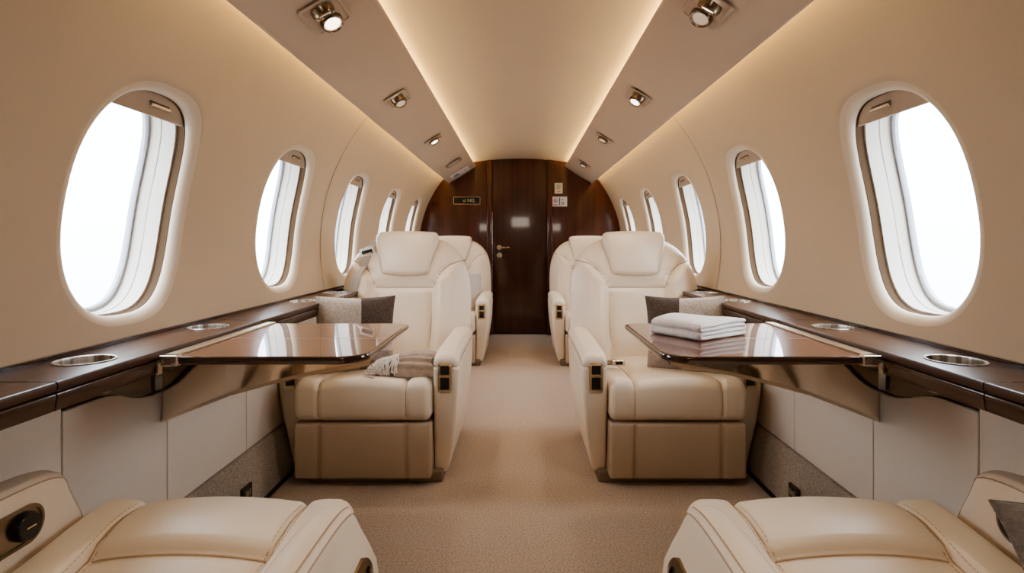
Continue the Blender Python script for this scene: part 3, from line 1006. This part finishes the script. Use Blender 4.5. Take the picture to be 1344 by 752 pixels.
    if near:   # lies right back, behind the viewpoint
        tilt = Matrix.Translation((0, .80, .40)) @ Matrix.Rotation(-math.radians(66), 4, 'X') @ Matrix.Translation((0, -.80, -.40))
    def tl(mb):
        if near: mb.v = [tuple(tilt @ Vector(p)) for p in mb.v]
        return mb
    mb = MB(); backrest_mesh(mb)
    bk = tl(mb).build('backrest', M['leather'], root, sharp=60)
    for s_ in (-1, 1):
        mb = MB(); mb.tube([(s_ * x, back_front(x, z) - .0012, z) for x, z in polyline(SV[:-1] + S3, 52)], .0024, 6)
        tl(mb).build('seam', M['seam'], bk)
    mb = MB(); mb.tube([(x, back_front(x, .735) - .0012, .735) for x in [-.16 + .32*k/30 for k in range(31)]], .0024, 6)
    tl(mb).build('seam', M['seam'], bk)
    mb = MB()
    def hf(p):
        x, y, z = p; t = (z - .805) / .235
        k = .775 + .225 * sstep(0, .85, t)
        bow = .010 * (abs(x) / .17) ** 2
        puff = -.022 * (1 - (2*t - 1) ** 2) * max(0, 1 - (x / .175) ** 2)
        yb = back_yc(z) - .135
        z2 = z + (.008 * (1 - (x/.17) ** 2) if t > .5 else -.010 * (1 - (x/.17) ** 2))
        return (x * k, yb + (y if y > .06 else y + puff) + bow, z2)
    mb.rbox(-.172, .172, 0, .095, .805, 1.035, .030, .02, hf, nr=5)
    hd = tl(mb).build('headrest', M['leather'], root, sharp=60)
    if belt:
        mb = MB(); path = []; sd = []; nn = []
        pts = [(-.165, 1.022, .10), (-.170, 1.02, .045)]
        path = [( -.168 * a, back_yc(1.0) + .06, .955), (-.170 * a, back_yc(1.0) + .02, 1.004), (-.190 * a, back_front(.175, .985) - .012, .990)]
        for k in range(16):
            t = k / 15; x = .202 + .102 * t; z = .972 - .38 * t
            path.append((-a * x, back_front(min(x, back_w(z) * .93), z) - .010, z))
        sd = [(1, 0, .1 * a)] * len(path); sd = [(1, 0, .29 * a)] * len(path)
        for i, p in enumerate(path):
            q0, q1 = Vector(path[max(i-1, 0)]), Vector(path[min(i+1, len(path)-1)])
            nn.append((q1 - q0).cross(Vector(sd[i])))
        mb.strap(path, sd, .054, .003, nn)
        bl = mb.build('seat_belt', M['belt'], root)
        mb = MB()
        z = .925; x = -a * .215
        y = back_front(.215, z) - .014
        Rm = Matrix.Translation((x, y, z)) @ Matrix.Rotation(-.25 * a, 4, 'Y')
        o = rrect(-.041, .041, -.026, .026, .008); i_ = rrect(-.030, .030, -.013, .013, .005)
        Q = lambda pts, d: [Rm @ Vector((px_, d, pz_)) for px_, pz_ in pts]
        mb.grid([Q(o, .004), Q(o, -.008), Q(i_, -.008), Q(i_, .002)], closed_v=True)
        mb.cur = 1
        v = Q(rrect(-.030, .030, -.013, .013, .005), -.001); mb.add(v, [list(range(len(v)))])
        mb.build('belt_buckle', [M['steel'], M['black']], bl)
    if buckle:
        mb = MB()
        pa = [(a * .262, .34, .425), (a * .235, .335, .428), (a * .205, .33, .430)]
        mb.strap(pa, [(0, 1, 0.3)] * 3, .040, .003, [(0, -.3, 1)] * 3)
        bl = mb.build('seat_belt', M['belt_dark'], root)
        mb = MB()
        mb.rbox(min(a*.155, a*.215), max(a*.155, a*.215), .305, .350, .420, .444, .005, .02)
        mb.cur = 1; mb.rbox(min(a*.168, a*.200), max(a*.168, a*.200), .302, .306, .426, .440, .001, .02)
        mb.build('belt_buckle', [M['steel'], M['black']], bl)
    return root

SXL = .632
seatL = make_seat(1, False, (-SXL, 2.25, 0), 0, 'cream leather seat with a grey seat belt over its back and fringed throw', belt=True)
seatR = make_seat(-1, False, (SXL, 2.25, 0), 0, 'cream leather seat with a loose belt buckle on its cushion, behind the towel table', buckle=True)
r1 = make_seat(1, False, (-SXL, 4.42, 0), 0, 'cream leather rear seat by the bulkhead, holding a pale grey pillow')
r2 = make_seat(-1, False, (SXL, 4.42, 0), 0, 'cream leather rear seat by the bulkhead, behind the seat with the loose buckle')
n1 = make_seat(-1, True, (-SXL, 1.235, 0), PI, 'cream leather seat facing away, cut by the frame, black knob on its armrest', aisle_y=.235, wall_y=.045)
n2 = make_seat(1, True, (SXL, 1.235, 0), PI, 'cream leather seat facing away, cut by the frame, grey pillow on it', aisle_y=.235, wall_y=.045)

# ------------------------------------------------------------------ soft things
def pillow(name, mat_, w, h, T, loc, rot, label, group=None, seed=1):
    mb = MB(); n = 34; rng = random.Random(seed)
    ph = [rng.uniform(0, 6) for _ in range(6)]
    def pt(u, v, sgn):
        e = (1 - abs(u) ** 2.6) * (1 - abs(v) ** 2.6)
        t = T * max(0, e) ** .55 * sgn
        x = w / 2 * u * (1 - .07 * (1 - v * v)); z = h / 2 * v * (1 - .07 * (1 - u * u))
        t += .006 * math.sin(5*u + ph[0]) * math.sin(4*v + ph[1]) * e
        cr = max(0, abs(u) + abs(v) - 1.1) * .010 * math.sin(14 * (u - v) + ph[2]) * e
        return (x, -t + cr, z)
    L = [math.sin(PI / 2 * (-1 + 2 * k / n)) for k in range(n + 1)]
    mb.grid([[pt(u, v, 1) for v in L] for u in L]); mb.grid([[pt(u, v, -1) for v in L] for u in L])
    bmv = mb.build(name, mat_, sharp=80)
    bm = bmesh.new(); bm.from_mesh(bmv.data); bmesh.ops.remove_doubles(bm, verts=bm.verts[:], dist=.0004); bmesh.ops.recalc_face_normals(bm, faces=bm.faces[:])
    bm.to_mesh(bmv.data); bm.free()
    # corded edge as a part
    e = MB()
    ed = [pt(u, -1, 1) for u in L] + [pt(1, v, 1) for v in L[1:]] + [pt(u, 1, 1) for u in L[::-1][1:]] + [pt(-1, v, 1) for v in L[::-1][1:]]
    e.tube(ed, .0022, 5); e.build('pillow_piping', mat_, bmv)
    bmv.location = loc; bmv.rotation_euler = rot
    return tag(bmv, label, 'pillow', group)

pillow('pillow', mat_pillow('pillow_two_tone_throw', -1), .34, .335, .052, (-.722, 2.465, .578), (-.14, .03, .36),
       'light grey woven pillow with dark taupe block, on the seat with the belt', 'two-tone pillows', 3)
pillow('pillow', mat_pillow('pillow_two_tone_towel', 1), .34, .335, .052, (.722, 2.465, .578), (-.14, -.04, -.36),
       'light grey woven pillow with dark taupe block, behind the folded white towel', 'two-tone pillows', 5)
pillow('pillow', M['lightfab'], .38, .34, .055, (-.50, 4.98, .56), (-.40, .10, .55), 'plain pale grey pillow leaning in the rear seat by the bulkhead', None, 8)
pillow('pillow', M['greyfab'], .33, .20, .05, (.880, .800, .500), (-.62, .02, -.03), 'dark grey woolly pillow cut off by the frame on the nearest seat', None, 9)

# folded towel on the table
def serp(layers, width, th, n=10):
    """centre line of a serpentine fold: list of (w, z)"""
    pts = []
    for k in range(layers):
        z = th * (k + .5); fwd = (k % 2 == 0)
        xs = [width * j / 10 for j in range(11)]
        if fwd: xs = xs[::-1]
        r = th / 2
        inn = [x for x in xs if (x > r * 1.2)] if True else xs
        inn = [x for x in inn if x < width - r * 1.2 or k in (0, layers - 1)]
        pts += [(x, z) for x in inn]
        if k < layers - 1:
            cx = r if fwd else width - r
            for j in range(1, 6):
                a = -PI / 2 + PI * j / 6
                pts.append((cx - r * math.cos(a) if fwd else cx + r * math.cos(a), z + r + r * math.sin(a)))
    return pts
def folded(mb, layers, width, th, length, gap=.9, ny=22, fn=None):
    cl = serp(layers, width, th); h = th * .5 * gap
    P = [Vector((x, z)) for x, z in cl]
    left, right = [], []
    for i, p in enumerate(P):
        t = (P[min(i+1, len(P)-1)] - P[max(i-1, 0)]).normalized(); nrm = Vector((-t.y, t.x))
        left.append(p + nrm * h); right.append(p - nrm * h)
    ring = left + right[::-1]
    rows = []
    cen = P + P[::-1]
    for k in range(ny + 1):
        t = .5 - .5 * math.cos(PI * k / ny); y = length * t; e = min(t, 1 - t) * length
        q = max(.12, math.sqrt(max(0, 1 - max(0, 1 - e / .0065) ** 2)))
        row = []
        for p, c_ in zip(ring, cen):
            p = c_ + (p - c_) * q
            row.append(fn(p.x, y, p.y) if fn else (p.x, y, p.y))
        rows.append(row)
    mb.grid(rows, closed_v=True)
    n = len(left)
    for base in (0, ny * len(ring)):
        for i in range(n - 1):
            mb.f.append([base + i, base + i + 1, base + 2*n - 2 - i, base + 2*n - 1 - i]); mb.mi.append(mb.cur)
mb = MB()
rt = random.Random(4)
def tw(x, y, z):
    k = z / .048
    return (x + .004 * math.sin(9*y*6 + z*40) * k + .006 * k * math.sin(y * 20), y + .004 * math.sin(x * 30 + 1) * k, z * (1 - .10 * ((x - .1) / .1) ** 2) + .004 * math.sin(x * 22 + y * 17) * k)
folded(mb, 4, .205, .0125, .185, .97, 40, tw)
tow = mb.build('folded_towel', M['towel'], sharp=70)
tow.location = (.392, 1.700, E - .2735 + .0010); tow.rotation_euler = (0, 0, math.radians(34.5) ); 
# extrusion runs from the far corner towards the viewer
tow.data.transform(Matrix.Scale(-1, 4, (0, 1, 0))); tow.data.flip_normals()
tag(tow, 'thick white towel folded flat on the glossy table', 'towel')

# throw with fringe on the seat cushion
root = empty('fringed_throw', (-.490, 2.375, .428), 'taupe knitted throw with fringed end, folded on the seat with the belt', 'throw')
def heap(x, a, lift=0):
    """cross-section of the bundle at x (along), angle a from the front foot over the top to the back foot"""
    h = .070 + .014 * math.sin(x * 16 + .8) + .010 * sstep(-.02, .12, x)
    d = .068 + .008 * math.sin(x * 21)
    y = -d * math.cos(a) + .012 * math.sin(x * 13)
    z = h * math.sin(a) ** .75 if math.sin(a) > 0 else 0
    return y, z
mb = MB(); rows = []
for i in range(41):
    x = -.035 + .165 * i / 40; row = []
    for k in range(61):
        a = PI * k / 60
        y, z = heap(x, a)
        # four soft folds running along the bundle, spreading towards the arm
        f = math.sin(a * 7.5 + 1.2 * math.sin(x * 10) + .6)
        amp = .0085 * math.sin(a) ** .5 if 0 < a < PI else 0
        r_ = 1 + amp * (abs(f) - .55) / .06
        row.append((x + .010 * math.sin(a * 5 + 1), y * r_, z * r_))
    rows.append(row)
mb.grid(rows)
o = len(mb.v)
for base in (0, 40):
    mb.f.append([base * 61 + k for k in range(61)]); mb.mi.append(0)
mb.build('folded_cloth', M['throw'], root, sharp=75)
rf = random.Random(11)
mb = MB(); rows = []
for i in range(13):
    x = -.125 + .10 * i / 12; row = []
    for k in range(25):
        y, z = heap(x, PI * k / 24); q = .86 * math.sqrt(max(0.02, 1 - max(0, (-.085 - x) / .045) ** 2))
        row.append((x, y * q, z * q))
    rows.append(row)
mb.grid(rows); mb.f.append(list(range(25))); mb.mi.append(0)
mb.build('bundle_core', M['core'], root, sharp=80)
mb = MB()
for k in range(36):
    x0 = -.128 + .105 * k / 35 + rf.uniform(-.002, .002); ph = rf.uniform(0, 6); lean = rf.uniform(-.012, .012)
    q = math.sqrt(max(0.05, 1 - max(0, (-.085 - x0) / .05) ** 2)); pth = []
    a0 = rf.uniform(.02, .12); a1 = rf.uniform(2.2, 2.9)
    for j in range(20):
        a = a0 + (a1 - a0) * j / 19
        y, z = heap(x0, a)
        pth.append((x0 + lean * math.cos(a) + .0035 * math.sin(a * 6 + ph), y * q * 1.02, z * q * 1.02 + .002))
    mb.tube(pth, .0030, 5)
for k in range(5):   # strands lying round the rounded end
    rr = .030 + .008 * k; pth = []
    for j in range(18):
        a = PI * .5 + PI * j / 17
        pth.append((-.100 + (rr + .004) * math.cos(a) * .9, -.012 + rr * math.sin(a) * 1.5, .006 + .010 * (4 - k) + .004 * math.sin(j * .7 + k)))
    mb.tube(pth, .0032, 5)
mb.build('fringe', M['fringe'], root)

# small sockets in the carpeted kick boards
for side, lb in ((-1, 'small dark socket in the carpeted kick board below the empty table'), (1, 'small dark socket in the carpeted kick board below the towel table')):
    yk = 1.02 * F / 365 * .985
    zc = .052; xk = XP - .016 - (XP - .016 - .974) * (KZ - zc) / KZ
    root = empty('power_socket', (side * xk, 2.02, zc + .03), lb, 'socket', 'kick board sockets')
    mb = MB(); mb.rbox(-.006, .006, -.035, .035, -.026, .026, .004, .1); mb.build('socket_plate', M['blackglass'], root)
    mb = MB(); mb.rbox(-side*.0075 - .002, -side*.0075 + .002, -.018, .018, -.010, .010, .001, .1); mb.build('socket_insert', M['nickel'], root)

# ------------------------------------------------------------------ light, sky, camera
w = bpy.data.worlds.new('sky'); bpy.context.scene.world = w; w.use_nodes = True
nt = w.node_tree; bg = nt.nodes['Background']
tc = N(nt, 'ShaderNodeTexCoord'); sp = N(nt, 'ShaderNodeSeparateXYZ'); nt.links.new(tc.outputs['Generated'], sp.inputs[0])
mr = N(nt, 'ShaderNodeMapRange'); mr.inputs[1].default_value = -.30; mr.inputs[2].default_value = .45
nt.links.new(sp.outputs[2], mr.inputs[0])
c = ramp(nt, mr.outputs[0], [(0, (.27, .295, .33)), (.40, (.47, .53, .61)), (1, (.78, .88, 1.0))])
nt.links.new(c, bg.inputs['Color']); bg.inputs['Strength'].default_value = 14.5

def area(name, loc, rot, sx, sy, e, c=(1, .88, .74)):
    l = bpy.data.lights.new(name, 'AREA'); l.shape = 'RECTANGLE'; l.size = sx; l.size_y = sy; l.energy = e; l.color = c
    o = bpy.data.objects.new(name, l); col.objects.link(o); o.location = loc; o.rotation_euler = rot
    return o
area('cabin_fill_light', (0, -1.1, 1.45), (math.radians(78), 0, 0), .40, .22, 3)

def spot(loc, target, e, ang=95, c=(1, .86, .70)):
    l = bpy.data.lights.new('added_fill_spot', 'SPOT'); l.energy = e; l.color = c; l.spot_size = math.radians(ang); l.spot_blend = 1; l.shadow_soft_size = .035
    o = bpy.data.objects.new('added_fill_spot', l); col.objects.link(o); o.location = loc
    o.rotation_euler = (Vector(target) - Vector(loc)).to_track_quat('-Z', 'Y').to_euler()
for sd in (-1, 1):  # wide spots added to brighten seats and floor, some without a lit reading light
    for y, en in ((.62, 15), (1.75, 12), (2.80, 17), (3.92, 20), (5.1, 12)):
        x = sd * .59
        spot((x, y - .03, E + .69), (sd * .36, y - .05, 0), en)

cam = bpy.data.cameras.new('camera'); co = bpy.data.objects.new('camera', cam); col.objects.link(co)
co.location = (0, 0, E); co.rotation_euler = (PI / 2, 0, 0)
cam.sensor_fit = 'HORIZONTAL'; cam.sensor_width = 36; cam.lens = F / 1344 * 36
cam.shift_x = -11 / 1344; cam.shift_y = -58 / 1344; cam.clip_start = .02
sc = bpy.context.scene; sc.camera = co
sc.view_settings.view_transform = 'AgX'; sc.view_settings.look = 'AgX - Medium High Contrast'; sc.view_settings.exposure = 0.0
sc.cycles.use_denoising = True
sc.cycles.max_bounces = 10; sc.cycles.diffuse_bounces = 6; sc.cycles.glossy_bounces = 5; sc.cycles.transparent_max_bounces = 12
sc.cycles.sample_clamp_indirect = 6.0
sc.cycles.caustics_reflective = False
